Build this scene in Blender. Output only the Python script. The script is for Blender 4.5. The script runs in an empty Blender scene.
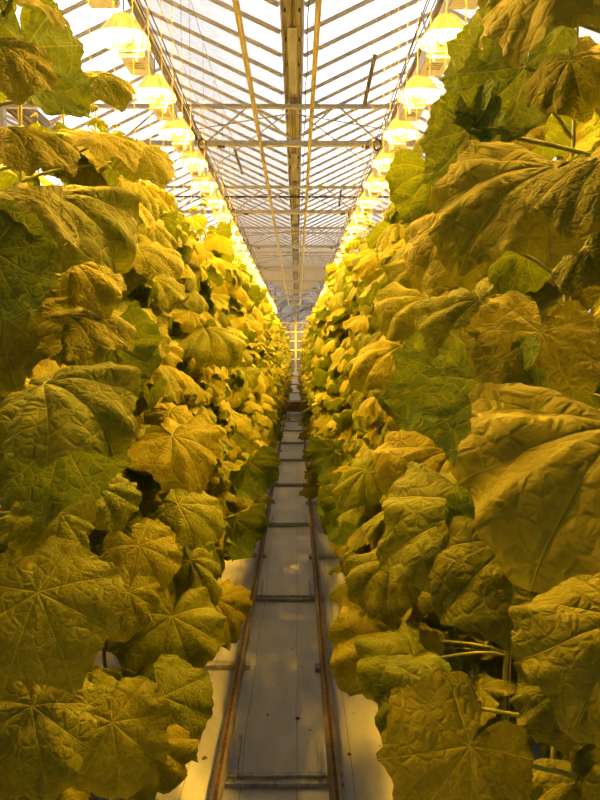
import bpy, bmesh, math, random
from mathutils import Vector, Matrix, noise
from math import sin, cos, pi, radians as R
C = bpy.context.scene.collection
rnd = random.Random(7)
XC = -0.08            # centre line of the aisle
XG = XC + .03         # centre line of the roof gutter
CAMH = 1.75
F = 620.0

# ------------------------------------------------------------------ camera
cam_d = bpy.data.cameras.new('camera'); cam = bpy.data.objects.new('camera', cam_d); C.objects.link(cam)
cam_d.sensor_fit = 'VERTICAL'; cam_d.sensor_height = 36.0; cam_d.lens = 36.0*F/800.0
cam_d.clip_start = 0.02; cam_d.clip_end = 300
cam.location = (0, 0, CAMH)
cam.rotation_euler = (R(90-4.42), 0, R(-0.28))
bpy.context.scene.camera = cam
CM = cam.rotation_euler.to_matrix()
def at(px, py, y):                      # pixel + distance along the aisle -> point
    d = CM @ Vector(((px-300)/F, (400-py)/F, -1.0))
    return Vector((0, 0, CAMH)) + d*(y/d.y)

# ------------------------------------------------------------------ helpers
def link(name, me, mat=None, parent=None, smooth=False):
    o = bpy.data.objects.new(name, me); C.objects.link(o)
    if mat and not me.materials: me.materials.append(mat)
    if parent: o.parent = parent
    if smooth:
        for p in me.polygons: p.use_smooth = True
    return o
def obj(name, bm, mat, parent=None, smooth=False):
    me = bpy.data.meshes.new(name); bm.to_mesh(me); bm.free()
    return link(name, me, mat, parent, smooth)
def empty(name, loc=(0,0,0), rz=0):
    o = bpy.data.objects.new(name, None); C.objects.link(o)
    o.location = loc; o.rotation_euler = (0, 0, rz); o.empty_display_size = .05
    return o
def tag(o, label=None, cat=None, group=None, kind=None):
    if label: o['label'] = label
    if cat: o['category'] = cat
    if group: o['group'] = group
    if kind: o['kind'] = kind
    return o
def dup(o, parent=None):
    c = o.copy(); C.objects.link(c)
    if parent: c.parent = parent
    for ch in list(o.children): dup(ch, c)
    return c
def box(bm, x0, x1, y0, y1, z0, z1, M=None):
    vs = [bm.verts.new((x, y, z)) for x in (x0, x1) for y in (y0, y1) for z in (z0, z1)]
    if M:
        for v in vs: v.co = M @ v.co
    for f in ((0,1,3,2),(4,6,7,5),(0,4,5,1),(2,3,7,6),(0,2,6,4),(1,5,7,3)):
        bm.faces.new([vs[i] for i in f])
    return bm
def tube(bm, pts, r, n=8, cap=True, r2=None):
    pts = [Vector(p) for p in pts]; rings = []
    for i, p in enumerate(pts):
        t = (pts[min(i+1, len(pts)-1)] - pts[max(i-1, 0)]).normalized()
        a = Vector((0,0,1)) if abs(t.z) < .9 else Vector((1,0,0))
        u = t.cross(a).normalized(); v = t.cross(u)
        rr = r if r2 is None else r + (r2-r)*i/(len(pts)-1)
        rings.append([bm.verts.new(p + (u*cos(2*pi*k/n) + v*sin(2*pi*k/n))*rr) for k in range(n)])
    for a, b in zip(rings, rings[1:]):
        for k in range(n): bm.faces.new((a[k], a[(k+1)%n], b[(k+1)%n], b[k]))
    if cap: bm.faces.new(rings[0][::-1]); bm.faces.new(rings[-1])
    return bm
def bar(bm, a, b, w, h):                # rectangular bar between two points
    a, b = Vector(a), Vector(b); t = (b-a); L = t.length; t.normalize()
    up = Vector((0,0,1)) if abs(t.z) < .95 else Vector((1,0,0))
    u = t.cross(up).normalized(); v = u.cross(t)
    M = Matrix((u, t, v)).transposed().to_4x4(); M.translation = a
    return box(bm, -w/2, w/2, 0, L, -h/2, h/2, M)
def extrude_profile(prof, y0, y1, ny=1):       # open/closed profile in xz, swept along y (thin sheet given thickness by the profile)
    bm = bmesh.new(); rows = []
    for j in range(ny+1):
        y = y0 + (y1-y0)*j/ny
        rows.append([bm.verts.new((p[0], y, p[1])) for p in prof])
    n = len(prof)
    for a, b in zip(rows, rows[1:]):
        for k in range(n): bm.faces.new((a[k], b[k], b[(k+1)%n], a[(k+1)%n]))
    bm.faces.new(rows[0]); bm.faces.new(rows[-1][::-1])
    return bm

# ------------------------------------------------------------------ materials
def mat(name):
    m = bpy.data.materials.new(name); m.use_nodes = True; nt = m.node_tree; nt.nodes.clear()
    out = nt.nodes.new('ShaderNodeOutputMaterial'); return m, nt, out
def N(nt, t, **k):
    n = nt.nodes.new(t)
    for a, b in k.items(): setattr(n, a, b)
    return n
def mth(nt, op, a, b=None, c=None, clamp=False):
    n = N(nt, 'ShaderNodeMath', operation=op); n.use_clamp = clamp
    for i, v in enumerate((a, b, c)):
        if v is None: continue
        if isinstance(v, (int, float)): n.inputs[i].default_value = v
        else: nt.links.new(v, n.inputs[i])
    return n.outputs[0]
def mixc(nt, fac, a, b):
    n = N(nt, 'ShaderNodeMix', data_type='RGBA')
    for i, v in ((0, fac), (6, a), (7, b)):
        if isinstance(v, (int, float)): n.inputs[i].default_value = v
        elif isinstance(v, tuple): n.inputs[i].default_value = (*v, 1)
        else: nt.links.new(v, n.inputs[i])
    return n.outputs[2]
def simple(name, c1, c2, scale=20, rough=.5, metal=0, stretch=(1,1,1), bump=.0, thr=(.4,.6)):
    m, nt, out = mat(name)
    tc = N(nt, 'ShaderNodeTexCoord'); mp = N(nt, 'ShaderNodeMapping'); mp.inputs['Scale'].default_value = stretch
    nt.links.new(tc.outputs['Object'], mp.inputs[0])
    nz = N(nt, 'ShaderNodeTexNoise'); nz.inputs['Scale'].default_value = scale; nz.inputs['Detail'].default_value = 6
    nt.links.new(mp.outputs[0], nz.inputs['Vector'])
    mr = N(nt, 'ShaderNodeMapRange'); mr.inputs[1].default_value = thr[0]; mr.inputs[2].default_value = thr[1]
    nt.links.new(nz.outputs[0], mr.inputs[0])
    b = N(nt, 'ShaderNodeBsdfPrincipled'); nt.links.new(mixc(nt, mr.outputs[0], c1, c2), b.inputs['Base Color'])
    b.inputs['Roughness'].default_value = rough; b.inputs['Metallic'].default_value = metal
    if bump:
        bp = N(nt, 'ShaderNodeBump'); bp.inputs['Strength'].default_value = bump; bp.inputs['Distance'].default_value = .01
        nt.links.new(nz.outputs[0], bp.inputs['Height']); nt.links.new(bp.outputs[0], b.inputs['Normal'])
    nt.links.new(b.outputs[0], out.inputs[0]); return m
def emis(name, col, s):
    m, nt, out = mat(name); e = N(nt, 'ShaderNodeEmission'); e.inputs[0].default_value = (*col, 1); e.inputs[1].default_value = s
    nt.links.new(e.outputs[0], out.inputs[0]); return m

M_steel  = simple('galvanised_steel', (.58,.58,.61), (.72,.72,.75), 30, .45, .15)
M_alu    = simple('weathered_aluminium', (.80,.79,.82), (.88,.87,.90), 25, .45, 0)
M_gut    = simple('gutter_aluminium', (.34,.35,.39), (.48,.49,.54), 12, .5, .3, (1,.15,1))
M_gutd   = simple('gutter_stain_brown', (.15,.11,.09), (.26,.21,.18), 9, .6, .1, (1,.3,1))
M_pipe   = simple('painted_pipe_cream', (.50,.42,.20), (.60,.52,.28), 6, .45, 0, (1,.2,1))
M_dark   = simple('dark_cable', (.05,.035,.03), (.10,.07,.06), 20, .6)
M_wire   = simple('steel_wire', (.30,.28,.26), (.42,.40,.38), 30, .5, .5)
M_rail   = simple('rail_steel', (.30,.26,.21), (.20,.14,.09), 22, .55, .2, (1,.35,1), .2)
M_rust   = simple('rail_rust', (.07,.035,.02), (.16,.08,.04), 40, .8)
M_tie    = simple('tie_steel', (.26,.255,.25), (.42,.41,.41), 30, .5, .3)
M_white  = simple('white_enamel', (.78,.76,.70), (.70,.67,.60), 15, .4)
M_refl   = simple('anodised_reflector', (.80,.78,.74), (.72,.70,.66), 30, .3, .8)
M_string = simple('twine', (.60,.42,.16), (.70,.50,.22), 50, .8)
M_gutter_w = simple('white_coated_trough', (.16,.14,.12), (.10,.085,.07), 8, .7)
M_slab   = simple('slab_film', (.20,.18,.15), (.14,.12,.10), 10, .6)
M_trol   = simple('trolley_paint', (.22,.13,.07), (.16,.09,.045), 10, .5)
M_bark   = simple('bark', (.035,.03,.025), (.07,.06,.05), 20, .9)
M_bulb   = emis('sodium_bulb', (1.0, .535, .036), 5000.0)

def leaf_material(name, top, top2, under, vein):
    m, nt, out = mat(name); L = nt.links.new
    uv = N(nt, 'ShaderNodeUVMap', uv_map='UVMap'); sx = N(nt, 'ShaderNodeSeparateXYZ'); L(uv.outputs[0], sx.inputs[0])
    X, Y = sx.outputs[0], sx.outputs[1]       # leaf plane, petiole attachment at 0,0 and tip at 0,1
    r = mth(nt, 'SQRT', mth(nt, 'ADD', mth(nt, 'MULTIPLY', X, X), mth(nt, 'MULTIPLY', Y, Y)))
    best = None
    for deg in (0, 38, -38, 82, -82, 128, -128):
        a = R(deg); s, c = sin(a), cos(a)
        along = mth(nt, 'ADD', mth(nt, 'MULTIPLY', X, s), mth(nt, 'MULTIPLY', Y, c))
        across = mth(nt, 'ABSOLUTE', mth(nt, 'SUBTRACT', mth(nt, 'MULTIPLY', X, c), mth(nt, 'MULTIPLY', Y, s)))
        d = mth(nt, 'ADD', across, mth(nt, 'MULTIPLY', mth(nt, 'LESS_THAN', along, 0.0), 1.0))
        best = d if best is None else mth(nt, 'MINIMUM', best, d)
    wv = mth(nt, 'SUBTRACT', .017, mth(nt, 'MULTIPLY', r, .012))
    main = N(nt, 'ShaderNodeMapRange', interpolation_type='SMOOTHSTEP'); L(best, main.inputs[0])
    main.inputs[1].default_value = 0; L(wv, main.inputs[2]); main.inputs[3].default_value = 1; main.inputs[4].default_value = 0
    nz = N(nt, 'ShaderNodeTexNoise'); nz.inputs['Scale'].default_value = 3.2; nz.inputs['Detail'].default_value = 2; L(uv.outputs[0], nz.inputs['Vector'])
    vm = N(nt, 'ShaderNodeVectorMath', operation='MULTIPLY_ADD'); L(nz.outputs[1], vm.inputs[0]); vm.inputs[1].default_value = (.13,.13,0); L(uv.outputs[0], vm.inputs[2])
    vo = N(nt, 'ShaderNodeTexVoronoi', feature='DISTANCE_TO_EDGE'); vo.inputs['Scale'].default_value = 9.0; L(vm.outputs[0], vo.inputs['Vector'])
    vo2 = N(nt, 'ShaderNodeTexVoronoi', feature='DISTANCE_TO_EDGE'); vo2.inputs['Scale'].default_value = 22.0; L(vm.outputs[0], vo2.inputs['Vector'])
    def edge(v, hi):
        e = N(nt, 'ShaderNodeMapRange', interpolation_type='SMOOTHSTEP'); L(v, e.inputs[0]); e.inputs[2].default_value = hi; return e.outputs[0]
    e1 = edge(vo.outputs[0], .22); e2 = edge(vo2.outputs[0], .30)
    net = mth(nt, 'SUBTRACT', 1.0, edge(vo.outputs[0], .05))
    h = mth(nt, 'ADD', mth(nt, 'MULTIPLY', e1, .75), mth(nt, 'MULTIPLY', e2, .28))
    h = mth(nt, 'SUBTRACT', h, mth(nt, 'MULTIPLY', main.outputs[0], .9))
    bp = N(nt, 'ShaderNodeBump'); bp.inputs['Strength'].default_value = .62; bp.inputs['Distance'].default_value = .0042; L(h, bp.inputs['Height'])
    at_ = N(nt, 'ShaderNodeAttribute', attribute_name='tint'); oi = N(nt, 'ShaderNodeObjectInfo')
    rn = mth(nt, 'FRACT', mth(nt, 'ADD', at_.outputs['Fac'], oi.outputs['Random']))
    n2 = N(nt, 'ShaderNodeTexNoise'); n2.inputs['Scale'].default_value = 5; n2.inputs['Detail'].default_value = 5; L(uv.outputs[0], n2.inputs['Vector'])
    f = mth(nt, 'ADD', mth(nt, 'MULTIPLY', rn, .75), mth(nt, 'MULTIPLY', n2.outputs[0], .35), clamp=True)
    col = mixc(nt, f, top, top2)
    col = mixc(nt, mth(nt, 'MULTIPLY', net, .25), col, vein)
    col = mixc(nt, mth(nt, 'MULTIPLY', main.outputs[0], .55), col, vein)
    ucol = mixc(nt, mth(nt, 'MULTIPLY', mth(nt, 'MAXIMUM', main.outputs[0], mth(nt, 'MULTIPLY', net, .5)), .7), under, vein)
    geo = N(nt, 'ShaderNodeNewGeometry')
    fin = mixc(nt, geo.outputs['Backfacing'], col, ucol)
    b = N(nt, 'ShaderNodeBsdfPrincipled'); L(fin, b.inputs['Base Color']); b.inputs['Roughness'].default_value = .6
    b.inputs['Specular IOR Level'].default_value = .16; L(bp.outputs[0], b.inputs['Normal'])
    tr = N(nt, 'ShaderNodeBsdfTranslucent'); L(mixc(nt, .3, fin, (.35,.36,.02)), tr.inputs[0]); L(bp.outputs[0], tr.inputs[1])
    mx = N(nt, 'ShaderNodeMixShader'); mx.inputs[0].default_value = .27
    L(b.outputs[0], mx.inputs[1]); L(tr.outputs[0], mx.inputs[2]); L(mx.outputs[0], out.inputs[0])
    return m
M_leaf = leaf_material('cucumber_leaf', (.075,.11,.004), (.25,.215,.006), (.085,.14,.010), (.32,.31,.035))
M_stem = simple('plant_stem', (.20,.23,.02), (.32,.32,.04), 20, .5)
M_flower = simple('flower_petals', (.75,.45,.03), (.85,.60,.05), 30, .6)
M_dry = simple('dry_brown_leaf', (.22,.13,.05), (.10,.055,.02), 30, .8)

# floor
M_floor, nt, out = mat('ground_cloth')
tc = N(nt, 'ShaderNodeTexCoord'); sp = N(nt, 'ShaderNodeSeparateXYZ'); nt.links.new(tc.outputs['Object'], sp.inputs[0])
nz = N(nt, 'ShaderNodeTexNoise'); nz.inputs['Scale'].default_value = 2.2; nz.inputs['Detail'].default_value = 8; nz.inputs['Roughness'].default_value = .65
mp = N(nt, 'ShaderNodeMapping'); mp.inputs['Scale'].default_value = (2.2, .8, 1); nt.links.new(tc.outputs['Object'], mp.inputs[0]); nt.links.new(mp.outputs[0], nz.inputs['Vector'])
mr = N(nt, 'ShaderNodeMapRange'); nt.links.new(nz.outputs[0], mr.inputs[0]); mr.inputs[1].default_value = .35; mr.inputs[2].default_value = .65
base = mixc(nt, mr.outputs[0], (.42,.425,.47), (.58,.585,.64))
n3 = N(nt, 'ShaderNodeTexNoise'); n3.inputs['Scale'].default_value = 1.3; nt.links.new(tc.outputs['Object'], n3.inputs['Vector'])
wob = mth(nt, 'MULTIPLY', mth(nt, 'SUBTRACT', n3.outputs[0], .5), .05)
fr = mth(nt, 'FRACT', mth(nt, 'DIVIDE', mth(nt, 'ADD', mth(nt, 'ADD', sp.outputs[0], wob), 10.0), .232))
dd = mth(nt, 'ABSOLUTE', mth(nt, 'SUBTRACT', fr, .10))
seam = mth(nt, 'LESS_THAN', dd, .009)
base = mixc(nt, mth(nt, 'MULTIPLY', seam, .65), base, (.13,.11,.09))
vs = N(nt, 'ShaderNodeTexVoronoi'); vs.inputs['Scale'].default_value = 9; nt.links.new(tc.outputs['Object'], vs.inputs['Vector'])
spk = mth(nt, 'LESS_THAN', vs.outputs[0], .045)
base = mixc(nt, mth(nt, 'MULTIPLY', spk, .8), base, (.08,.06,.04))
b = N(nt, 'ShaderNodeBsdfPrincipled'); nt.links.new(base, b.inputs['Base Color']); b.inputs['Roughness'].default_value = .42
bp = N(nt, 'ShaderNodeBump'); bp.inputs['Strength'].default_value = .35; bp.inputs['Distance'].default_value = .02; nt.links.new(nz.outputs[0], bp.inputs['Height']); nt.links.new(bp.outputs[0], b.inputs['Normal'])
nt.links.new(b.outputs[0], out.inputs[0])

# glass with a film of dirt
def glass(name, dirt, tint):
    m, nt, out = mat(name)
    t = N(nt, 'ShaderNodeBsdfTransparent'); t.inputs[0].default_value = (*tint, 1)
    d = N(nt, 'ShaderNodeBsdfTranslucent'); d.inputs[0].default_value = (.75,.74,.72,1)
    d2 = N(nt, 'ShaderNodeBsdfDiffuse'); d2.inputs[0].default_value = (.5,.49,.47,1)
    ms = N(nt, 'ShaderNodeMixShader'); ms.inputs[0].default_value = .5; nt.links.new(d.outputs[0], ms.inputs[1]); nt.links.new(d2.outputs[0], ms.inputs[2])
    tc = N(nt, 'ShaderNodeTexCoord'); nz = N(nt, 'ShaderNodeTexNoise'); nz.inputs['Scale'].default_value = 1.3; nz.inputs['Detail'].default_value = 6
    nt.links.new(tc.outputs['Object'], nz.inputs['Vector'])
    mr = N(nt, 'ShaderNodeMapRange'); nt.links.new(nz.outputs[0], mr.inputs[0]); mr.inputs[1].default_value = .4; mr.inputs[2].default_value = .7
    mr.inputs[3].default_value = dirt*.5; mr.inputs[4].default_value = dirt*1.8
    m1 = N(nt, 'ShaderNodeMixShader'); nt.links.new(mr.outputs[0], m1.inputs[0]); nt.links.new(t.outputs[0], m1.inputs[1]); nt.links.new(ms.outputs[0], m1.inputs[2])
    g = N(nt, 'ShaderNodeBsdfGlossy'); g.inputs['Roughness'].default_value = .05
    fz = N(nt, 'ShaderNodeFresnel'); fz.inputs[0].default_value = 1.35
    m2 = N(nt, 'ShaderNodeMixShader'); nt.links.new(mth(nt, 'MULTIPLY', fz.outputs[0], .7), m2.inputs[0]); nt.links.new(m1.outputs[0], m2.inputs[1]); nt.links.new(g.outputs[0], m2.inputs[2])
    nt.links.new(m2.outputs[0], out.inputs[0]); return m
M_glass = glass('roof_glass', .06, (.97,.965,.96))
M_gglass = glass('gable_glass', .22, (.85,.83,.79))

# ------------------------------------------------------------------ world: overcast sky, dark towards the horizon
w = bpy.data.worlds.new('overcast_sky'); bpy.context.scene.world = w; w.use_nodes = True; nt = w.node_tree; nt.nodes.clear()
wo = N(nt, 'ShaderNodeOutputWorld'); bg = N(nt, 'ShaderNodeBackground'); tc = N(nt, 'ShaderNodeTexCoord'); sp = N(nt, 'ShaderNodeSeparateXYZ')
nt.links.new(tc.outputs['Generated'], sp.inputs[0])
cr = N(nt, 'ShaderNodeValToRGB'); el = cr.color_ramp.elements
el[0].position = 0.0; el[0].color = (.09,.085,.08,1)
el[1].position = 1.0; el[1].color = (.18,.178,.175,1)  # zenith, above the view, dimmed to cut sky light on the leaves
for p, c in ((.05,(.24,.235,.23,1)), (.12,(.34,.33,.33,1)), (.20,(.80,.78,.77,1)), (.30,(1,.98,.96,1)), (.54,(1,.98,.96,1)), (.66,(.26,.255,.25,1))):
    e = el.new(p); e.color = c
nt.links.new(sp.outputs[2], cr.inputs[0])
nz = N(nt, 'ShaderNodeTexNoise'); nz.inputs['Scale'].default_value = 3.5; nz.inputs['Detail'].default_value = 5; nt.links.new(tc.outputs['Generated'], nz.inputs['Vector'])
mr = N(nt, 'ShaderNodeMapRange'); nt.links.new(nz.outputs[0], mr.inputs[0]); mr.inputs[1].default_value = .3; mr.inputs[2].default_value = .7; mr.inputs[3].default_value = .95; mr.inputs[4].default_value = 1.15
mb = N(nt, 'ShaderNodeMapRange'); nt.links.new(sp.outputs[1], mb.inputs[0]); mb.inputs[1].default_value = -.5; mb.inputs[2].default_value = .45; mb.inputs[3].default_value = .30; mb.inputs[4].default_value = 2.1  # sky behind the camera dimmed to lessen fill light on near leaves
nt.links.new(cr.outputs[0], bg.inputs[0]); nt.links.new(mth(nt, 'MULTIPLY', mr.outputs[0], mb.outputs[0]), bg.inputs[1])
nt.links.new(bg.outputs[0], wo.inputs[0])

# ------------------------------------------------------------------ setting
YEND = 40.0
bm = bmesh.new(); box(bm, -9, 9, -4, YEND+16, -.06, 0); tag(obj('floor', bm, M_floor), kind='structure')

HG = CAMH + 3.62; HR = HG + .87; BY = 4.2; Y0 = 8.85
gy0, gy1 = -3.0, YEND
SP = .5625
M_gl2 = M_glass
def roof_slope(name, xg, xr):
    """one pitched side of the glass roof, from gutter xg to ridge xr"""
    s = 1 if xr > xg else -1
    xa = xg + s*.138
    L = math.hypot(xr-xa, HR-HG)
    root = empty(name, (xa, gy0, HG+.03)); tag(root, kind='structure')
    bm = bmesh.new(); vs = [bm.verts.new(p) for p in ((0,0,.03), (xr-xa,0,HR-HG+.03), (xr-xa,gy1-gy0,HR-HG+.03), (0,gy1-gy0,.03))]
    bm.faces.new(vs); bmesh.ops.solidify(bm, geom=bm.faces[:], thickness=.004); obj('glass_pane', bm, M_gl2, root)
    bm = bmesh.new(); D = Vector((xr-xa, 0, HR-HG))
    bar(bm, (0,0,0), D, .012, .05)
    bar(bm, Vector((0,0,.016)), D+Vector((0,0,.016)), .050, .010); bar(bm, Vector((0,-.021,.006)), D+Vector((0,-.021,.006)), .008, .018); bar(bm, Vector((0,.021,.006)), D+Vector((0,.021,.006)), .008, .018)
    first = obj('glazing_bar', bm, M_alu, root); first.location = (0, SP/2, 0)
    n = int((gy1-gy0)/SP)
    for k in range(1, n):
        c = first.copy(); C.objects.link(c); c.location = (0, SP/2+k*SP, 0)
    return root
roof_slope('ceiling', XG, XC-2); roof_slope('ceiling', XG, XC+2)
roof_slope('ceiling', XC-4, XC-2); roof_slope('ceiling', XC+4, XC+2)
roof_slope('ceiling', XC-4, XC-6); roof_slope('ceiling', XC+4, XC+6)
for xr, side in ((XC-2, 'left'), (XC+2, 'right'), (XC-6, 'far left'), (XC+6, 'far right')):
    prof = [(-.035,-.05),(.035,-.05),(.045,.0),(.02,.05),(-.02,.05),(-.045,0)]
    o = obj('ridge_beam', extrude_profile(prof, gy0, gy1), M_alu); o.location = (xr, 0, HR+.02)
    tag(o, f'aluminium ridge beam along the {side} peak of the glass roof', 'beam')
# valley gutters (folded sheet: two brown-stained sides, lighter middle rib)
for xg, side in ((XC+.03, 'middle'), (XC-4, 'left'), (XC+4, 'right')):
    root = empty('valley_gutter', (xg, 0, HG)); 
    tag(root, f'long folded aluminium valley gutter, {side} one, with brown stained flanks' if side != 'middle' else 'long folded aluminium valley gutter running down the middle of the roof', 'gutter')
    obj('gutter_trough', extrude_profile([(-.085,-.13),(.085,-.13),(.115,-.02),(.135,.06),(.125,.06),(.10,-.015),(.075,-.118),(-.075,-.118),(-.10,-.015),(-.125,.06),(-.135,.06),(-.115,-.02)], gy0, gy1), M_gut, root)
    for s in (-1, 1):
        bm = bmesh.new(); box(bm, s*.095-.012 if s>0 else s*.095-.014, s*.095+.014, gy0, gy1, -.155, -.05); obj('gutter_flange', bm, M_gutd, root)
    bm = bmesh.new(); box(bm, -.028, -.014, gy0, gy1, -.16, -.13); box(bm, .014, .028, gy0, gy1, -.16, -.13); obj('centre_rib', bm, M_gutd, root)
    if side == 'middle':
        for k in range(8):
            y = 6.9 + k*BY
            bm = bmesh.new(); box(bm, -.05, .05, y, y+1.7, -.172, -.158); obj('splice_plate', bm, M_gut, root)
            for dx in (-.076, .076):
                for dy in (-.3, .3, .9):
                    bm = bmesh.new(); tube(bm, [(dx, y+dy, -.165), (dx, y+dy, -.125)], .012, 6); obj('bolt', bm, M_dark, root)

# trellis girders
ZT, ZB = CAMH+3.38, CAMH+2.88
order = ['nearest', 'second', 'third', 'fourth', 'fifth', 'sixth', 'seventh', 'farthest']
def girder(y, lab):
    root = empty('roof_truss', (XC+.03, y, ZB)); tag(root, lab, 'truss', 'steel trusses across the roof')
    bm = bmesh.new(); box(bm, -6, 6, -.03, .03, ZT-ZB-.025, ZT-ZB+.025); obj('top_chord', bm, M_steel, root)
    bm = bmesh.new(); box(bm, -6, 6, -.035, .035, -.035, .035); obj('bottom_chord', bm, M_steel, root)
    for k in range(-5, 5):
        xb, xn = k*1.2, (k+1)*1.2; xt = xb+.6
        for a, b in ((xb, xt), (xn, xt)):
            bm = bmesh.new(); tube(bm, [(a, 0, .02), (b+(.05 if a > b else -.05), 0, ZT-ZB-.02)], .014, 6); obj('diagonal_brace', bm, M_steel, root)
    for k in range(-3, 3):
        bm = bmesh.new(); box(bm, k*2+.95, k*2+1.05, -.04, .04, -.05, -.035); obj('pipe_clip', bm, M_dark, root)
    for s in (-4, 0, 4):
        bm = bmesh.new(); box(bm, s-.05, s+.05, -.045, .045, ZT-ZB+.02, HG-ZB-.13); obj('gutter_bracket', bm, M_gut, root)
    return root
for i in range(8):
    girder(Y0 + (i-0)*BY, f'galvanised trellis truss spanning the roof, {order[i]} of the eight trusses')
# posts under the outer gutters
for s in (-4, 4):
    f = None
    for i in range(-1, 8):
        y = Y0 + i*BY
        if f is None:
            bm = bmesh.new(); box(bm, -.05, .05, -.05, .05, 0, HG-.12); f = o = obj('steel_post', bm, M_steel)
        else: o = f.copy(); C.objects.link(o)
        o.location = (XC+s, y, 0); tag(o, f'square steel post behind the plants under the {"left" if s<0 else "right"} outer gutter', 'post', f'steel posts on the {"left" if s<0 else "right"}')
# thin purlins and wind-brace rods between the trusses
for i, y in enumerate((Y0+5.3, Y0+9.5, Y0+13.7, Y0+17.9, Y0+22.1)):
    bm = bmesh.new(); tube(bm, [(-4.1, 0, 0), (4.1, 0, 0)], .022, 6); o = obj('cross_tube', bm, M_dark if i==0 else M_steel); o.location = (XC, y, HG-.166)
    tag(o, f'thin horizontal steel tube across the roof behind the {order[i+1]} truss', 'tube', 'cross tubes between the trusses')
for i in range(4):
    y = Y0 + i*BY + .25
    for s in (-1, 1):
        bm = bmesh.new(); tube(bm, [(XC+.03, y, HG-.17), (XC+s*1.9, y+BY*.8, CAMH+3.36)], .009, 5)
        tag(obj('brace_rod', bm, M_wire), f'thin diagonal wind brace rod on the {"left" if s<0 else "right"}, fixed near the {order[i]} truss', 'rod', 'diagonal brace rods under the roof')
        bm = bmesh.new(); tube(bm, [(XC+s*.05, y-.2, CAMH+3.30), (XC+s*1.95, y+.5, CAMH+3.05+.2)], .008, 5)
        tag(obj('tie_rod', bm, M_wire), f'thin tie rod on the {"left" if s<0 else "right"} close behind the {order[i]} truss', 'rod', 'tie rods behind the trusses')
# roof vent push rods
for px, py, px2, py2, y, lab in ((375, 55, 364, 106, 7.6, 'brown vent push rod under the right roof slope'), (235, 150, 242, 173, 11.5, 'brown vent push rod under the left roof slope'), (341, 190, 339, 206, 14.0, 'brown vent push rod far along the right roof slope')):
    a = at(px, py, y); bm = bmesh.new(); b_ = at(px2, py2, y+.6); bar(bm, a, b_, .045, .03)
    tube(bm, [b_, b_+Vector((0, .0, -.03))], .012, 6)
    tag(obj('vent_push_rod', bm, M_gutd), lab, 'rod')
# painted pipes hung below the trusses
for x, lab in ((-.49, 'cream painted pipe hanging under the trusses left of the gutter'), (.175, 'cream painted pipe hanging under the trusses right of the gutter')):
    root = empty('overhead_pipe', (x, 0, ZB-.075)); tag(root, lab, 'pipe')
    bm = bmesh.new(); tube(bm, [(0, gy0, 0), (0, YEND-.6, 0)], .027, 12); obj('pipe_body', bm, M_pipe, root, True)
    for i in range(8):
        bm = bmesh.new(); tube(bm, [(0, Y0+i*BY, .03), (0, Y0+i*BY, .07)], .008, 6); obj('hanger_hook', bm, M_wire, root)
# cable clipped beside the gutter
pts = [(XC+.20+.012*sin(k*1.7), -1+k*.45, HG-.15-.015*sin(k*2.3)) for k in range(70)]
bm = bmesh.new(); tube(bm, pts, .007, 5); tag(obj('gutter_cable', bm, M_dark), 'thin dark cable sagging along the right side of the middle gutter', 'cable')
# crop wires
for x, lab in ((XC-.78, 'steel crop wire above the left plant row'), (XC+.78, 'steel crop wire above the right plant row'), (XC-1.05, 'outer crop wire above the left plants'), (XC+1.05, 'outer crop wire above the right plants')):
    bm = bmesh.new(); tube(bm, [(x, gy0, ZB-.04), (x, YEND-.6, ZB-.04)], .0025, 5); tag(obj('crop_wire', bm, M_wire), lab, 'wire')

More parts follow.
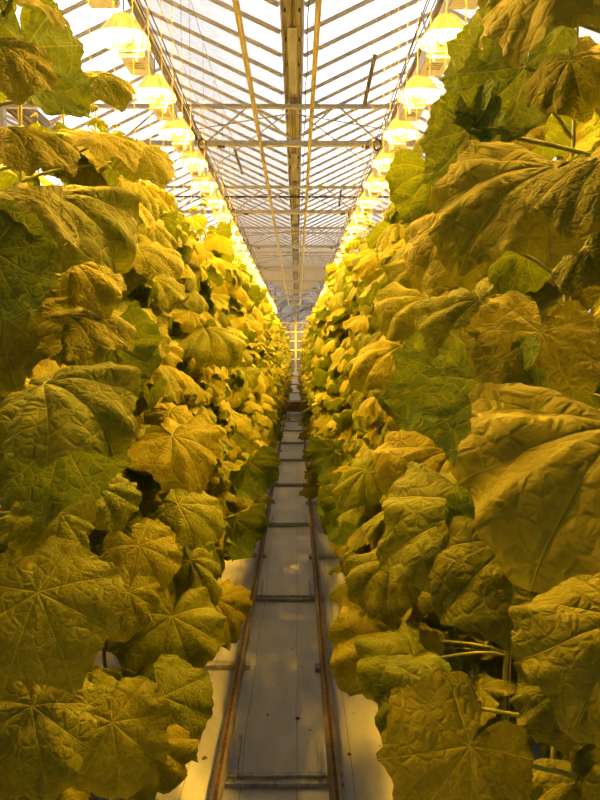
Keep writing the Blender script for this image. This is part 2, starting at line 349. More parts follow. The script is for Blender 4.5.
# ------------------------------------------------------------------ lamps
HL = CAMH + 2.55
def make_lamp():
    root = empty('grow_lamp', (0,0,0))
    # pleated reflector bell
    bm = bmesh.new(); rings = []
    prof = [(.05,.165),(.075,.158),(.095,.14),(.115,.105),(.150,.05),(.190,-.01),(.198,-.025)]
    n = 32
    for j, (r, z) in enumerate(prof):
        ring = []
        for k in range(n):
            a = 2*pi*k/n; rr = r*(1 + (.03 if k % 2 else -.03)*(1 if 1 < j < 6 else 0))
            # squared-off mouth
            q = (abs(cos(a))**4 + abs(sin(a))**4)**-.25; sq = min(1, j/5.0); rr *= 1 + (q-1)*sq*.75
            ring.append(bm.verts.new((rr*cos(a), rr*sin(a)*.95, z)))
        rings.append(ring)
    for a, b in zip(rings, rings[1:]):
        for k in range(n): bm.faces.new((a[k], a[(k+1)%n], b[(k+1)%n], b[k]))
    bm.faces.new(rings[0][::-1])
    bmesh.ops.solidify(bm, geom=bm.faces[:], thickness=.002)
    obj('reflector', bm, M_refl, root)
    bm = bmesh.new(); tube(bm, [(0,-.10,.04),(0,-.085,.04),(0,.10,.04),(0,.115,.04)], .026, 10); b = obj('bulb', bm, M_bulb, root)
    bm = bmesh.new(); tube(bm, [(0,.115,.04),(0,.20,.04)], .030, 10); obj('lamp_socket', bm, M_white, root)
    # ballast box with slots
    bm = bmesh.new(); box(bm, -.11, .11, .22, .60, -.05, .10)
    bmesh.ops.bevel(bm, geom=bm.edges[:], offset=.012, segments=2, affect='EDGES')
    bx = obj('ballast_box', bm, M_white, root)
    bm = bmesh.new()
    for k in range(4): box(bm, -.06, .06, .34+k*.035, .352+k*.035, -.054, -.049)
    obj('cooling_slots', bm, M_tie, bx)
    bm = bmesh.new(); box(bm, -.10, .10, .16, .24, .02, .10); obj('end_bracket', bm, M_white, root)
    for y in (.0, .45):
        bm = bmesh.new(); tube(bm, [(0, y, .19 if y == 0 else .12), (0, y, .37)], .006, 6)
        pts = [(0, y, .37)] + [(.02*sin(t), y, .39-.02*cos(t)) for t in (0.8,1.6,2.4,3.1,3.9,4.7)]
        tube(bm, pts, .004, 5); obj('hanging_hook', bm, M_wire, root)
    pts = [(.03,.5,.10)] + [(.05+.05*sin(t), .5+.02*t, .16+.06*t/2) for t in (0,1,2,3,4)]
    bm = bmesh.new(); tube(bm, pts, .006, 5); obj('power_lead', bm, M_dark, root)
    bm = bmesh.new(); tube(bm, [(.19, .05, .22), (.09, .02, -.18)], .011, 8); obj('bracing_tube', bm, M_white, root)
    return root
lamp0 = make_lamp(); used = False
SPL = 1.1
def place_lamp(x, y, side, label, group, mirror):
    global used
    o = lamp0 if not used else dup(lamp0); used = True
    o.location = (x, y, HL)
    o.scale = (-1, 1, 1) if mirror else (1, 1, 1)
    tag(o, label, 'lamp', group); return o
ords = ['nearest', 'second', 'third', 'fourth', 'fifth']
for side, x, mir in (('left', -1.40, False), ('right', 1.21, True)):
    k = 0
    for i in range(-3, 31):
        y = 5.25 + i*SPL
        if i < 0: lab = f'glowing sodium grow lamp of the {side} lamp line, hung ahead of the visible ones'
        elif i < 5: lab = f'glowing sodium grow lamp over the {side} plants, {ords[i]} in view in the {side} lamp line'
        else: lab = f'small distant glowing sodium grow lamp far down the {side} lamp line'
        place_lamp(x, y, side, lab, f'sodium grow lamps in the {side} line', mir)
    # carrier rail and cable bundle
    root = empty('lamp_rail', (x, 0, HL+.40)); tag(root, f'dark carrier rail with cables above the {side} lamp line', 'rail')
    bm = bmesh.new(); box(bm, -.02, .02, gy0, YEND-.8, -.02, .02); obj('rail_profile', bm, M_gutd, root)
    s = 1 if side == 'left' else -1
    for q in range(4):
        pts = [(s*(.035+.025*q)+.01*sin(k*1.1+q*2), gy0+k*.7, .03*sin(k*.9+q)-.01) for k in range(60)]
        bm = bmesh.new(); tube(bm, pts, .006, 5); obj('cable', bm, M_dark if q % 2 else M_wire, root)
    for i in range(6):      # coiled slack where the rail crosses a truss
        bm = bmesh.new(); y = Y0+i*BY-.1
        pts = [(s*.10+.055*cos(t*.8), y+.012*t*.3, -.10+.075*sin(t*.8)) for t in range(0, 26)]
        tube(bm, pts, .006, 5); obj('cable_coil', bm, M_dark, root)
# neighbouring lamp lines beyond the plants
for side, x, mir in (('left', -4.1, False),):
    for i in range(0, 5):
        place_lamp(x, 5.6+i*1.6, side, f'glowing lamp of the next bay beyond the {side} plants', f'lamps in the next bay on the {side}', mir)

# ------------------------------------------------------------------ gable end
root = empty('wall_back', (XC, YEND, 0)); tag(root, kind='structure')
bm = bmesh.new(); box(bm, -6.4, 6.4, .04, .045, 0, HR-.05); obj('glass_pane', bm, M_gglass, root)
for k in range(0, 9):
    bm = bmesh.new(); box(bm, -6.4, 6.4, -.04, .03, .12+k*.585-.035, .12+k*.585+.035); obj('horizontal_rail', bm, M_pipe, root)
for x in (-6,-4,-2,0,2,4,6):
    bm = bmesh.new(); box(bm, x-.06, x+.06, -.06, .03, 0, HG-.1); obj('mullion', bm, M_pipe if x == 0 else M_steel, root)
# bare trees outside
def bare_tree(x, y, h, seed, lab):
    r = random.Random(seed); root = empty('bare_tree', (x, y, 0)); tag(root, lab, 'tree', 'bare trees outside the end wall')
    bm = bmesh.new(); tube(bm, [(0,0,0),(.1,0,h*.3),(0,.1,h*.6),(.1,0,h)], .16, 7, r2=.03); obj('trunk', bm, M_bark, root)
    bm = bmesh.new()
    def br(p, d, L, rad, lev):
        q = p + d*L; tube(bm, [p, p+d*L*.5+Vector((r.uniform(-.1,.1),0,r.uniform(-.05,.1)))*L, q], rad, 4, r2=rad*.5)
        if lev < 3:
            for _ in range(4):
                nd = (d + Vector((r.uniform(-.9,.9), r.uniform(-.6,.6), r.uniform(-.3,.8)))).normalized(); br(p+d*L*r.uniform(.4,1), nd, L*.62, rad*.55, lev+1)
    for k in range(9):
        a = r.uniform(0, 2*pi); br(Vector((0,0,h*r.uniform(.25,.8))), Vector((cos(a), sin(a), .6)).normalized(), h*.3, .06, 0)
    obj('branches', bm, M_bark, root)
bare_tree(-1.6, 45, 7.5, 3, 'bare dark tree outside the end wall, leftmost'); bare_tree(1.9, 51, 8.5, 5, 'bare dark tree outside the end wall, just right of the middle post'); bare_tree(5.2, 46, 8, 8, 'bare dark tree outside the end wall, rightmost')
bare_tree(-5.5, 51, 8.5, 11, 'bare dark tree outside the end wall behind the left plants')

# ------------------------------------------------------------------ rails, ties
RZ = .095
for s, lab in ((-1, 'left'), (1, 'right')):
    x = XC + s*.228
    root = empty('pipe_rail', (x, 0, 0)); tag(root, f'{lab} steel pipe rail of the trolley track, rust streak along its top', 'rail')
    bm = bmesh.new(); tube(bm, [(0, -2+k*.5, RZ-.026) for k in range(0, 78)], .026, 14); obj('pipe_body', bm, M_rail, root, True)
    bm = bmesh.new(); rr = random.Random(s+4)
    prev = None
    for k in range(0, 380):
        y = -2+k*.1; w_ = .006+.003*rr.random(); xo = .004*sin(k*.21)
        cur = [bm.verts.new((xo+dx, y, RZ-.026+math.sqrt(.0266**2-(xo+dx)**2))) for dx in (-w_, 0, w_)]
        if prev:
            for a in (0, 1): bm.faces.new((prev[a], prev[a+1], cur[a+1], cur[a]))
        prev = cur
    obj('rust_streak', bm, M_rust, root)
tie = None
names = ['nearest', 'second', 'third', 'fourth', 'fifth', 'sixth', 'seventh', 'eighth']
for i in range(8):
    y = 2.40 + i*1.87
    if tie is None:
        root = empty('rail_support')
        bm = bmesh.new(); box(bm, -.27, .27, -.035, .035, .005, .022); box(bm, -.20, .20, -.004, .004, .018, .034); obj('cross_bar', bm, M_tie, root)
        for s in (-1, 1):
            bm = bmesh.new(); box(bm, s*.228-.024, s*.228+.024, -.022, .022, .02, .052); obj('saddle', bm, M_tie, root)
            bm = bmesh.new(); box(bm, s*.172-.006, s*.172+.006, -.03, .24, .02, .05); obj('side_cleat', bm, M_tie, root)
        tie = root
    else: root = dup(tie)
    root.location = (XC, y, 0); tag(root, f'steel cross bar joining the two rails, {names[i]} from the camera', 'rail support', 'cross bars under the rails')
tb = None
for i in range(7):
    y = 3.32 + i*1.87
    for s in (-1, 1):
        if tb is None:
            root = empty('ground_bracket'); bm = bmesh.new(); box(bm, -.06, .38, -.028, .028, .004, .03); obj('bracket_plate', bm, M_tie, root)
            bm = bmesh.new(); bar(bm, (-.02, 0, .03), (-.02, .12, .07), .012, .012); obj('bracket_clamp', bm, M_rust, root); tb = root
        else: root = dup(tb)
        root.location = (XC+s*.238, y + (0 if s < 0 else -.03), 0); root.rotation_euler.z = 0 if s > 0 else pi
        tag(root, f'flat steel bracket running outward from the {"left" if s<0 else "right"} rail, {names[i]} on that side', 'bracket', 'brackets beside the rails')
# debris
for i, (px, py) in enumerate(((298, 719), (310, 731), (204, 759), (213, 785), (302, 668), (310, 585), (349, 755), (268, 715), (311, 560), (292, 650))):
    d = CM @ Vector(((px-300)/F, (400-py)/F, -1.0)); p = Vector((0,0,CAMH)) + d*(-CAMH/d.z)
    bm = bmesh.new(); n = 7; rr = random.Random(i); s = .006+.005*rr.random()
    c = bm.verts.new((0,0,.006)); ring = [bm.verts.new((s*cos(2*pi*k/n)*rr.uniform(.5,1.5), s*sin(2*pi*k/n)*rr.uniform(.7,1.8), .002+.004*rr.random())) for k in range(n)]
    for k in range(n): bm.faces.new((c, ring[k], ring[(k+1)%n]))
    bmesh.ops.solidify(bm, geom=bm.faces[:], thickness=.0012)
    o = obj('leaf_scrap', bm, M_dry); o.location = p
    tag(o, 'tiny dry scrap of leaf lying on the pale floor of the aisle', 'leaf scrap', 'leaf scraps on the floor')

# ------------------------------------------------------------------ trolley down the track
root = empty('rail_trolley', (XC, 16.6, RZ)); tag(root, 'small brown picking trolley standing on the rails far down the aisle', 'trolley')
bm = bmesh.new(); box(bm, -.25, .25, 0, 1.2, .05, .11); obj('deck', bm, M_trol, root)
for x in (-.228, .228):
    for y in (.15, 1.05):
        bm = bmesh.new(); tube(bm, [(x-.02, y, .03), (x+.02, y, .03)], .03, 14); obj('wheel', bm, M_dark, root)
for x in (-.23, .23):
    for y in (.6, 1.15):
        bm = bmesh.new(); tube(bm, [(x, y, .1), (x, y, .97)], .013, 8); obj('upright', bm, M_trol, root)
for k in range(4):
    bm = bmesh.new(); tube(bm, [(-.23, 1.15, .25+k*.24), (.23, 1.15, .25+k*.24)], .016, 8); obj('rung', bm, M_trol, root)
bm = bmesh.new(); box(bm, -.2, .2, .15, .75, .11, .30); box(bm, -.21, .21, .14, .76, .29, .31); obj('tool_case', bm, M_trol, root)

# ------------------------------------------------------------------ leaves
VA = [R(a) for a in (-128, -82, -38, 0, 38, 82, 128)]
def leaf_r(t):                          # outline radius by angle from midrib (|t| <= pi)
    a = abs(t)
    pts = [(0,1.0),(.13,.89),(.34,.80),(.50,.79),(.66,.87),(.82,.79),(1.08,.71),(1.25,.72),(1.43,.78),(1.60,.70),(1.78,.65),(1.95,.64),(2.23,.65),(2.55,.60),(2.85,.45),(3.02,.25),(pi,.05)]
    for (a0, r0), (a1, r1) in zip(pts, pts[1:]):
        if a <= a1:
            u = (a-a0)/(a1-a0); u = u*u*(3-2*u); return r0+(r1-r0)*u
    return .05
def leaf_pts(seed, na, nr, k1, k2, puck, ruf):
    r = random.Random(seed); ph = [r.uniform(0, 6.28) for _ in range(6)]; off = Vector((seed*3.1, seed*1.7, 0))
    tw = r.uniform(-.5, .5); asym = r.uniform(-.5, .5)
    V = []; UV = []
    for j in range(nr+1):
        u = (j/nr)
        for i in range(na+1):
            t = -pi + 2*pi*i/na
            rad = leaf_r(t)*(1 + .04*sin(2*t+ph[0]) + .03*sin(5*t+ph[1]))
            if na > 40: rad *= 1 + .018*((i % 3) - 1)*(u**6)
            rr = rad*u; x, y = rr*sin(t), rr*cos(t)
            da = min(abs(t-a) for a in VA); pil = min(1, da/.33)
            z = puck*rr*(pil**.6) - .35*puck*rr
            z += ruf*(u**2.5)*sin(4*t+ph[2])*.5 + ruf*(u**3)*sin(9*t+ph[3])*.3 + ruf*.25*(u**4)*sin(17*t+ph[5])
            q = noise.noise(Vector((x*4.2, y*4.2, 0))+off)*.034 + noise.noise(Vector((x*10, y*10, 3))+off)*.009
            z += q*min(1, u*2)
            # lateral roll then lengthwise bend, lengths preserved
            kx = k2*(1 + asym*(1 if x > 0 else -1))
            A = kx*abs(x); X_ = (math.sin(A)/kx if kx > 1e-3 else abs(x))*(1 if x >= 0 else -1)
            Zs = -(1-math.cos(A))/kx if kx > 1e-3 else 0
            nx, nz_ = math.sin(A)*(1 if x >= 0 else -1), math.cos(A)
            p = Vector((X_+nx*z, y, Zs+nz_*z))
            yb = y + tw*x*.3
            kk = k1 if yb > 0 else k1*.5
            B = kk*yb
            Yc, Zc = (math.sin(B)/kk, -(1-math.cos(B))/kk)
            p = Vector((p.x, Yc + math.sin(B)*p.z - (yb-y), Zc + math.cos(B)*p.z))
            V.append(p); UV.append((x, y))
    return V, UV
def add_leaf(bm, V, UV, na, nr, M, uvl, tl, tint):
    vs = [bm.verts.new(M @ p) for p in V]
    W = na+1
    for j in range(nr):
        for i in range(na):
            a, b, c, d = j*W+i, j*W+i+1, (j+1)*W+i+1, (j+1)*W+i
            idx = (a, b, c, d) if j else (a, c, d)
            try: f = bm.faces.new([vs[q] for q in idx])
            except ValueError: continue
            f.smooth = True
            for lp, q in zip(f.loops, idx): lp[uvl].uv = UV[q]; lp[tl] = (tint, tint, tint, 1)
def leaf_mesh(seed, na, nr, k1, k2, puck, ruf):
    bm = bmesh.new(); uvl = bm.loops.layers.uv.new('UVMap'); tl = bm.loops.layers.float_color.new('tint')
    V, UV = leaf_pts(seed, na, nr, k1, k2, puck, ruf)
    add_leaf(bm, V, UV, na, nr, Matrix(), uvl, tl, 0.0)
    bmesh.ops.remove_doubles(bm, verts=[v for v in bm.verts if v.co.length < .004], dist=.003)
    bmesh.ops.recalc_face_normals(bm, faces=bm.faces[:])
    if sum(f.normal.z for f in bm.faces) < 0: bmesh.ops.reverse_faces(bm, faces=bm.faces[:])
    me = bpy.data.meshes.new('leaf'); bm.to_mesh(me); bm.free(); me.materials.append(M_leaf); return me
K = []     # curvature families
for i in range(14):
    r = random.Random(100+i)
    K.append((200+i, r.uniform(.9, 2.1), r.uniform(.7, 1.9), r.uniform(.09, .20), r.uniform(.05, .13)))
HI = [leaf_mesh(s, 84, 22, k1, k2, p, rf) for s, k1, k2, p, rf in K]
FLATK = [(300+i, .9+.25*i, .5+.4*(i%3), .085+.012*i, .06+.01*i) for i in range(5)]
HIF = [leaf_mesh(s, 96, 28, k1, k2, p, rf) for s, k1, k2, p, rf in FLATK]

def frame(A, d, n, L):                  # leaf matrix from attachment, midrib direction, rough normal, length
    y = d.normalized(); z = (n - y*n.dot(y)).normalized(); x = y.cross(z)
    M = Matrix((x, y, z)).transposed().to_4x4() @ Matrix.Diagonal((L, L, L, 1)); M.translation = A; return M
def petiole_bm(P0, P1, r0=.0045, nrm=None):       # stalk from stem node to the blade
    P0, P1 = Vector(P0), Vector(P1); D = (P1-P0).length
    c1 = P0 + (P1-P0)*.35 + Vector((0,0,.10*D)); c2 = P1 - (Vector(nrm)*min(.07, .35*D) if nrm else (P1-P0)*.3)
    pts = [P0*(1-t)**3 + c1*3*t*(1-t)**2 + c2*3*t*t*(1-t) + P1*t**3 for t in (0,.14,.28,.42,.56,.7,.85,1)]
    return tube(bmesh.new(), pts, r0, 6, r2=r0*.75)

def plant_plan(seed, n=36, top=2.68, lo=1.25, hi=.95):
    """leaf placements round one stem; +x is the aisle"""
    r = random.Random(seed); out = []
    for i in range(n):
        f = (i + r.uniform(-.3,.3))/n; h = .26 + f*(top-.42)
        if r.random() < .78: az = r.gauss(0, .62)
        else: az = r.uniform(-pi, pi)
        L = r.uniform(.165, .245); pl = r.uniform(.14, .27)
        if f > .90: L *= .85; pl *= .85
        if f > .96: L *= .65; pl *= .6
        pl *= lo + (hi-lo)*min(1, h/2.4)
        o = Vector((cos(az), sin(az), 0))
        A = o*pl + Vector((0,0,h + r.uniform(.0,.06)))
        pitch = r.uniform(.05, .75); az2 = az + r.gauss(0, .45)
        d = Vector((cos(az2)*cos(pitch), sin(az2)*cos(pitch), -sin(pitch)))
        nrm = Vector((cos(az2)*.3, sin(az2)*.3, 1)) + Vector((r.gauss(0,.28), r.gauss(0,.28), 0))
        out.append((h, A, d, nrm, L, r.randrange(14), r.random()))
    for k in range(4):                  # growing tip
        az = r.uniform(-pi, pi); o = Vector((cos(az), sin(az), 0)); h = top-.10+k*.035
        out.append((h, o*(.05-.01*k)+Vector((0,0,h+.02)), (o+Vector((0,0,.2-.2*k))).normalized(), Vector((0,0,1)), .07-.013*k, r.randrange(14), r.random()))
    return out
def stem_bm(seed, top):
    r = random.Random(seed+50); pts = [(0,0,.16)] + [(r.uniform(-.012,.012), r.uniform(-.012,.012), .16+(top-.16)*k/10) for k in range(1, 11)]
    return tube(bmesh.new(), pts, .009, 7, r2=.004)

# merged foliage for the mid and far plants
LOW = {}
for i, (s, k1, k2, p, rf) in enumerate(K): LOW[i] = leaf_pts(s, 28, 7, k1, k2, p*1.1, rf)
def far_proto(seed):
    root = empty('cucumber_plant'); bm = bmesh.new(); uvl = bm.loops.layers.uv.new('UVMap'); tl = bm.loops.layers.float_color.new('tint')
    st = stem_bm(seed, 2.84)
    for (h, A, d, nrm, L, vi, tn) in plant_plan(seed, 44, 2.86, 1.65, .95):
        V, UV = LOW[vi]; add_leaf(bm, V, UV, 28, 7, frame(A, d, nrm, L), uvl, tl, tn)
        P0 = Vector((0,0,h)); mid = (P0+A)/2+Vector((0,0,.02)); tube(st, [P0, mid, A], .0035, 4, cap=False)
    # faces must agree with the blade's upper side
    o = obj('foliage', bm, M_leaf, root); obj('stem', st, M_stem, root); return root
protos = [far_proto(1000+i) for i in range(7)]; pused = [False]*7
def far_plant(x, y, side, label, group, r):
    i = r.randrange(7); o = protos[i] if not pused[i] else dup(protos[i]); pused[i] = True
    o.location = (x, y, 0); o.rotation_euler.z = (0 if side < 0 else pi) + r.uniform(-.3, .3)
    s = r.uniform(.94, 1.05); o.scale = (s*r.uniform(.94,1.08), s, s*r.uniform(.97,1.03)); tag(o, label, 'plant', group)

NEAR_END = 3.6; PS = .36
near = {-1: [], 1: []}
words = ['first', 'second', 'third', 'fourth', 'fifth', 'sixth', 'seventh', 'eighth', 'ninth', 'tenth', 'eleventh', 'twelfth', 'thirteenth']
for side in (-1, 1):
    sn = 'left' if side < 0 else 'right'
    rr = random.Random(31+side)
    for i in range(13):
        y = .55 + i*PS; x = XC + side*.78
        root = empty('cucumber_plant', (x, y, 0), 0)
        tag(root, f'tall cucumber plant with big puckered leaves in the {sn} row, {words[i]} from the camera', 'plant', f'cucumber plants in the {sn} row')
        top = 2.78 + rr.uniform(-.05, .06)
        obj('stem', stem_bm(i*7+side, top), M_stem, root, True)
        near[side].append(root)
        for (h, A, d, nrm, L, vi, tn) in plant_plan(500+i*13+side*5, 38, top, 1.35, .95):
            if side > 0: A, d, nrm = (Vector((-v.x, -v.y, v.z)) for v in (A, d, nrm))
            wx, wy = x + A.x, y + A.y
            if wy < .35 or (y < 2.0 and abs(wx + d.x*L - XC) < .47): continue      # the leaves placed one by one below take this room
            if y < 2.4 and h > 1.75 and rr.random() < .4: continue
            if side > 0 and y < 1.6 and h > 1.2 and abs(wx-XC) < .6: continue
            lf = link('leaf', HI[vi], None, root); lf.matrix_local = frame(A, d, nrm, L)
            Mi = lf.matrix_local.inverted()
            pb = petiole_bm((0,0,h), A, .004, lf.matrix_local.col[2].xyz.normalized()); pb.transform(Mi); obj('petiole', pb, M_stem, lf, True)
        if i % 2 == 0:
            # small yellow flower / withered blossom on the stem
            bm = bmesh.new()
            for k in range(5):
                a = 2*pi*k/5; c0 = Vector((0,0,0)); c1 = Vector((cos(a)*.018, sin(a)*.018, .008)); c2 = Vector((cos(a)*.009-sin(a)*.007, sin(a)*.009+cos(a)*.007, .006)); c3 = Vector((cos(a)*.009+sin(a)*.007, sin(a)*.009-cos(a)*.007, .006))
                v0, v1, v2, v3 = (bm.verts.new(q) for q in (c0, c1, c2, c3)); bm.faces.new((v0, v3, v1, v2))
            bmesh.ops.solidify(bm, geom=bm.faces[:], thickness=.001)
            fl = obj('flower', bm, M_flower, root); fl.location = (-side*.03, -.03, .9+.25*(i%3)); fl.rotation_euler = (1.1, 0, -side*.4)
        # support string
        bm = bmesh.new(); tube(bm, [(0,0,.3), (.01,0,1.5), (0,0,top), (0,0,ZB-.045)], .002, 5)
        o = obj('support_string', bm, M_string); o.location = (x+side*.012, y+.012, 0)
        tag(o, f'orange twine holding up the {words[i]} plant of the {sn} row', 'string', f'support strings of the {sn} row')
    # mid and far plants of the front row
    y = .55+13*PS; k = 0
    while y < YEND-1.2:
        zone = 'middle' if y < 9 else 'far'
        lab = {'middle': f'cucumber plant in the middle stretch of the {sn} row', 'far': f'distant cucumber plant of the {sn} row where the aisle narrows'}[zone]
        far_plant(XC+side*(.76-.08*min(1,max(0,(y-4)/3))+rr.uniform(-.03,.03)), y, side, lab, f'{zone} cucumber plants of the {sn} row', rr)
        if y < 9 and k % 2 == 0:
            bm = bmesh.new(); tube(bm, [(0,0,.3), (0,0,ZB-.045)], .002, 4); o = obj('support_string', bm, M_string); o.location = (XC+side*.79, y+.012, 0)
            tag(o, f'orange twine above the middle plants of the {sn} row', 'string', f'support strings over the middle {sn} plants')
        y += .37 if y < 14 else (.46 if y < 22 else .56); k += 1
    y = .3
    while y < 24:
        far_plant(XC+side*(1.30+rr.uniform(-.04,.04)), y, side, f'cucumber plant of the second row behind the {sn} row', f'cucumber plants behind the {sn} row', rr)
        y += .34 if y < 5 else .52
    # growing trough and substrate slabs
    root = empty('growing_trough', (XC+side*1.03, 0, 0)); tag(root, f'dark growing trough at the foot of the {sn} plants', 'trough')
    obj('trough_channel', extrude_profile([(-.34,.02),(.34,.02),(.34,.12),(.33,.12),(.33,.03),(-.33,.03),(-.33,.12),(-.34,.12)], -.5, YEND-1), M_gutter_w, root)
    sl = None
    for j in range(12):
        for xx in (-.25, .25):
            if sl is None:
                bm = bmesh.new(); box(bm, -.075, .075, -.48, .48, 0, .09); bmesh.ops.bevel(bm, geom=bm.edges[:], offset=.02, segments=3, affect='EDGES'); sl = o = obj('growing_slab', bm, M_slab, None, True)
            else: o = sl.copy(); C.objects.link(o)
            o.location = (XC+side*1.03+xx, .2+j*1.02, .0305); tag(o, f'dingy film-wrapped growing slab lying in the {sn} trough', 'growing slab', f'growing slabs in the {sn} trough')

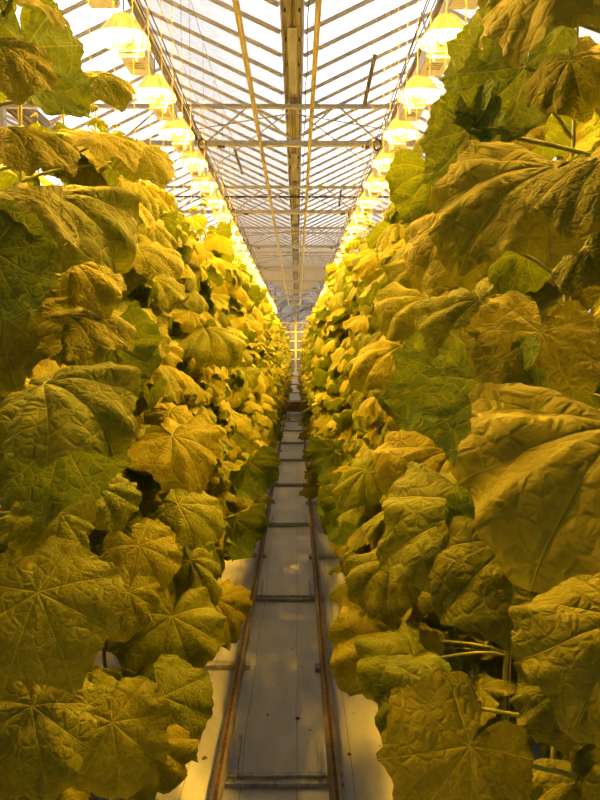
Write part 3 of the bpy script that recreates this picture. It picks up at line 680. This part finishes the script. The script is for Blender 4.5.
# hero leaves: (side, attachment px, tip px, distance of blade from camera line X, variant, tip depth change, normal tweak, underside)
HERO = [
 # left row
 (-1, (-4,42), (24,122), .50, 'f1', 0, (.6,-.8,.3), 0), (-1, (14,-8), (72,42), .50, 'f0', 0, (.5,-.4,.8), 0),
 (-1, (28,47), (100,128), .52, 'f3', .05, (.6,-.6,.4), 1), (-1, (92,72), (130,124), .52, 'f2', 0, (.5,-.8,.4), 0),
 (-1, (6,128), (92,190), .50, 'f2', .05, (.3,-.5,.8), 0), (-1, (98,134), (144,182), .52, 'f0', 0, (.3,-.5,.8), 0),
 (-1, (142,148), (164,204), .50, 'h2', 0, (.6,-.7,.3), 0), (-1, (2,192), (92,264), .46, 'f3', .05, (.2,-.45,.9), 0),
 (-1, (50,198), (142,292), .50, 'f4', .05, (.5,-.7,.5), 0), (-1, (-8,250), (42,334), .44, 'f1', 0, (.6,-.8,.2), 1),
 (-1, (72,262), (116,334), .50, 'f2', 0, (.6,-.8,.4), 0), (-1, (138,248), (188,288), .52, 'f1', 0, (.3,-.5,.8), 0),
 (-1, (44,384), (140,474), .44, 'f4', .0, (.25,-.62,.75), 0), (-1, (62,440), (38,548), .47, 'f0', 0, (.5,-.8,.2), 1),
 (-1, (112,342), (148,408), .52, 'h5', 0, (.6,-.7,.2), 1), (-1, (172,436), (208,504), .46, 'f3', 0, (.5,-.7,.5), 0),
 (-1, (68,316), (150,362), .50, 'f2', .05, (.3,-.5,.8), 0), (-1, (38,592), (84,716), .45, 'f0', -.02, (.35,-.85,.35), 0),
 (-1, (138,545), (166,606), .50, 'f1', 0, (.5,-.8,.4), 0), (-1, (128,592), (104,654), .50, 'f2', 0, (.4,-.8,.4), 0),
 (-1, (172,616), (140,700), .46, 'f3', 0, (.3,-.7,.5), 0), (-1, (162,697), (196,776), .41, 'f0', 0, (.5,-.8,.4), 0),
 (-1, (112,722), (122,820), .47, 'f1', 0, (.4,-.9,.2), 0), (-1, (32,706), (52,830), .44, 'f2', -.03, (.4,-.85,.3), 0),
 (-1, (96,487), (126,546), .52, 'h7', 0, (.5,-.8,.3), 0), (-1, (178,505), (230,550), .47, 'f1', .05, (.3,-.5,.8), 0),
 (-1, (60,512), (10,560), .54, 'h1', 0, (.4,-.8,.4), 0), (-1, (205,330), (238,380), .50, 'h3', 0, (.4,-.5,.8), 0),
 (-1, (20,640), (-30,700), .52, 'f3', 0, (.4,-.8,.3), 0), (-1, (190,560), (214,625), .44, 'h8', 0, (.5,-.7,.4), 0),
 # right row
 (1, (580,-34), (497,98), .40, 'f2', 0, (-.3,-.5,.8), 0), (1, (525,-22), (498,32), .44, 'f3', 0, (-.5,-.8,.4), 0),
 (1, (492,46), (432,118), .42, 'f0', .05, (-.4,-.6,.7), 1), (1, (472,128), (452,206), .335, 'f1', 0, (-.7,-.7,.25), 1),
 (1, (526,66), (486,166), .42, 'f1', 0, (-.5,-.8,.4), 1), (1, (556,168), (440,302), .36, 'f3', .04, (-.4,-.7,.6), 0),
 (1, (462,212), (408,314), .36, 'f1', .05, (-.5,-.7,.5), 0), (1, (606,158), (554,262), .36, 'f2', 0, (-.4,-.6,.6), 0),
 (1, (588,250), (562,314), .38, 'h2', 0, (-.6,-.6,.3), 0), (1, (430,172), (410,240), .38, 'h4', 0, (-.5,-.7,.4), 1),
 (1, (498,382), (452,488), .325, 'f1', .0, (-.7,-.75,.25), 1), (1, (540,332), (512,446), .38, 'f0', 0, (-.2,-.85,.5), 0),
 (1, (448,374), (390,456), .38, 'f1', .04, (-.6,-.7,.2), 1), (1, (628,428), (520,612), .33, 'f3', -.03, (-.3,-.6,.75), 0),
 (1, (484,512), (362,572), .33, 'f2', .05, (-.2,-.7,.65), 0), (1, (516,540), (416,640), .36, 'f1', .0, (-.35,-.8,.5), 0),
 (1, (604,532), (536,640), .40, 'f0', 0, (-.3,-.8,.5), 0), (1, (396,632), (342,700), .31, 'f3', 0, (-.4,-.8,.5), 0),
 (1, (414,656), (362,712), .33, 'h6', 0, (-.4,-.8,.5), 0), (1, (470,746), (388,852), .262, 'f0', -.03, (-.2,-.9,.42), 0),
 (1, (622,620), (560,756), .33, 'f2', 0, (-.4,-.85,.4), 0), (1, (524,516), (440,590), .38, 'h9', 0, (-.5,-.7,.2), 1),
 (1, (402,346), (352,404), .38, 'h1', .05, (-.3,-.6,.8), 0), (1, (452,452), (372,520), .36, 'f4', .05, (-.3,-.6,.75), 0),
 (1, (560,690), (600,770), .42, 'h5', 0, (-.3,-.8,.3), 0), (1, (570,60), (590,140), .46, 'h9', 0, (-.4,-.7,.5), 0),
 (1, (430,300), (372,350), .42, 'h10', .05, (-.3,-.6,.8), 0), (1, (392,560), (348,612), .31, 'h12', 0, (-.4,-.7,.5), 0),
 (1, (366,470), (336,520), .34, 'h13', 0, (-.4,-.7,.6), 0), (1, (480,300), (420,370), .42, 'h0', 0, (-.3,-.7,.6), 0),
 (1, (440,690), (384,760), .30, 'h4', 0, (-.4,-.8,.4), 0), (-1, (150,742), (160,812), .42, 'h11', 0, (.5,-.8,.3), 0),
 (-1, (214,600), (236,655), .40, 'h1', 0, (.5,-.7,.4), 0), (-1, (236,520), (254,572), .38, 'h6', 0, (.5,-.7,.3), 1),
 (1, (352,500), (326,548), .33, 'h8', 0, (-.5,-.7,.3), 1), (-1, (250,462), (266,508), .37, 'h3', 0, (.5,-.7,.3), 1),
 (1, (336,450), (318,488), .33, 'h5', 0, (-.5,-.7,.3), 1),
]
for idx, (side, a, t, X, var, dz, nv, back) in enumerate(HERO):
    dx = abs(297-a[0]); yA = F*X/dx; yA = min(yA, 3.4 if dx > 85 else 5.2)
    A = at(a[0], a[1], yA); T = at(t[0], t[1], yA+dz-.02)
    me = (HIF if var[0] == 'f' else HI)[int(var[1:])]
    k1 = (FLATK if var[0] == 'f' else K)[int(var[1:])][1]
    L = (T-A).length*(.90 if X < .34 else .82)/(2*sin(k1/2)/k1)
    n = Vector(nv); n = -n if back else n
    plant = min(near[side], key=lambda p: abs(p.location.y - (yA+.12)))
    base = plant.location.copy()
    d = (T-A).normalized(); n = (n - d*n.dot(d)).normalized()
    M = frame(A-base, d*cos(k1/2)+n*sin(k1/2), n, L)
    lf = link('leaf', me, None, plant); lf.matrix_local = M
    h = max(.3, A.z-.10 + .03*sin(idx)); P0 = Vector((0, 0, h))
    ph = A-base
    nn = M.col[2].xyz.normalized(); pb = petiole_bm(P0, ph - nn*.003, .0048, nn); pb.transform(M.inverted()); obj('petiole', pb, M_stem, lf, True)

sc = bpy.context.scene
sc.view_settings.view_transform = 'Standard'; sc.view_settings.look = 'None'
sc.view_settings.exposure = 0.0; sc.view_settings.gamma = 1.0; sc.view_settings.use_curve_mapping = False
bpy.context.view_layer.update()
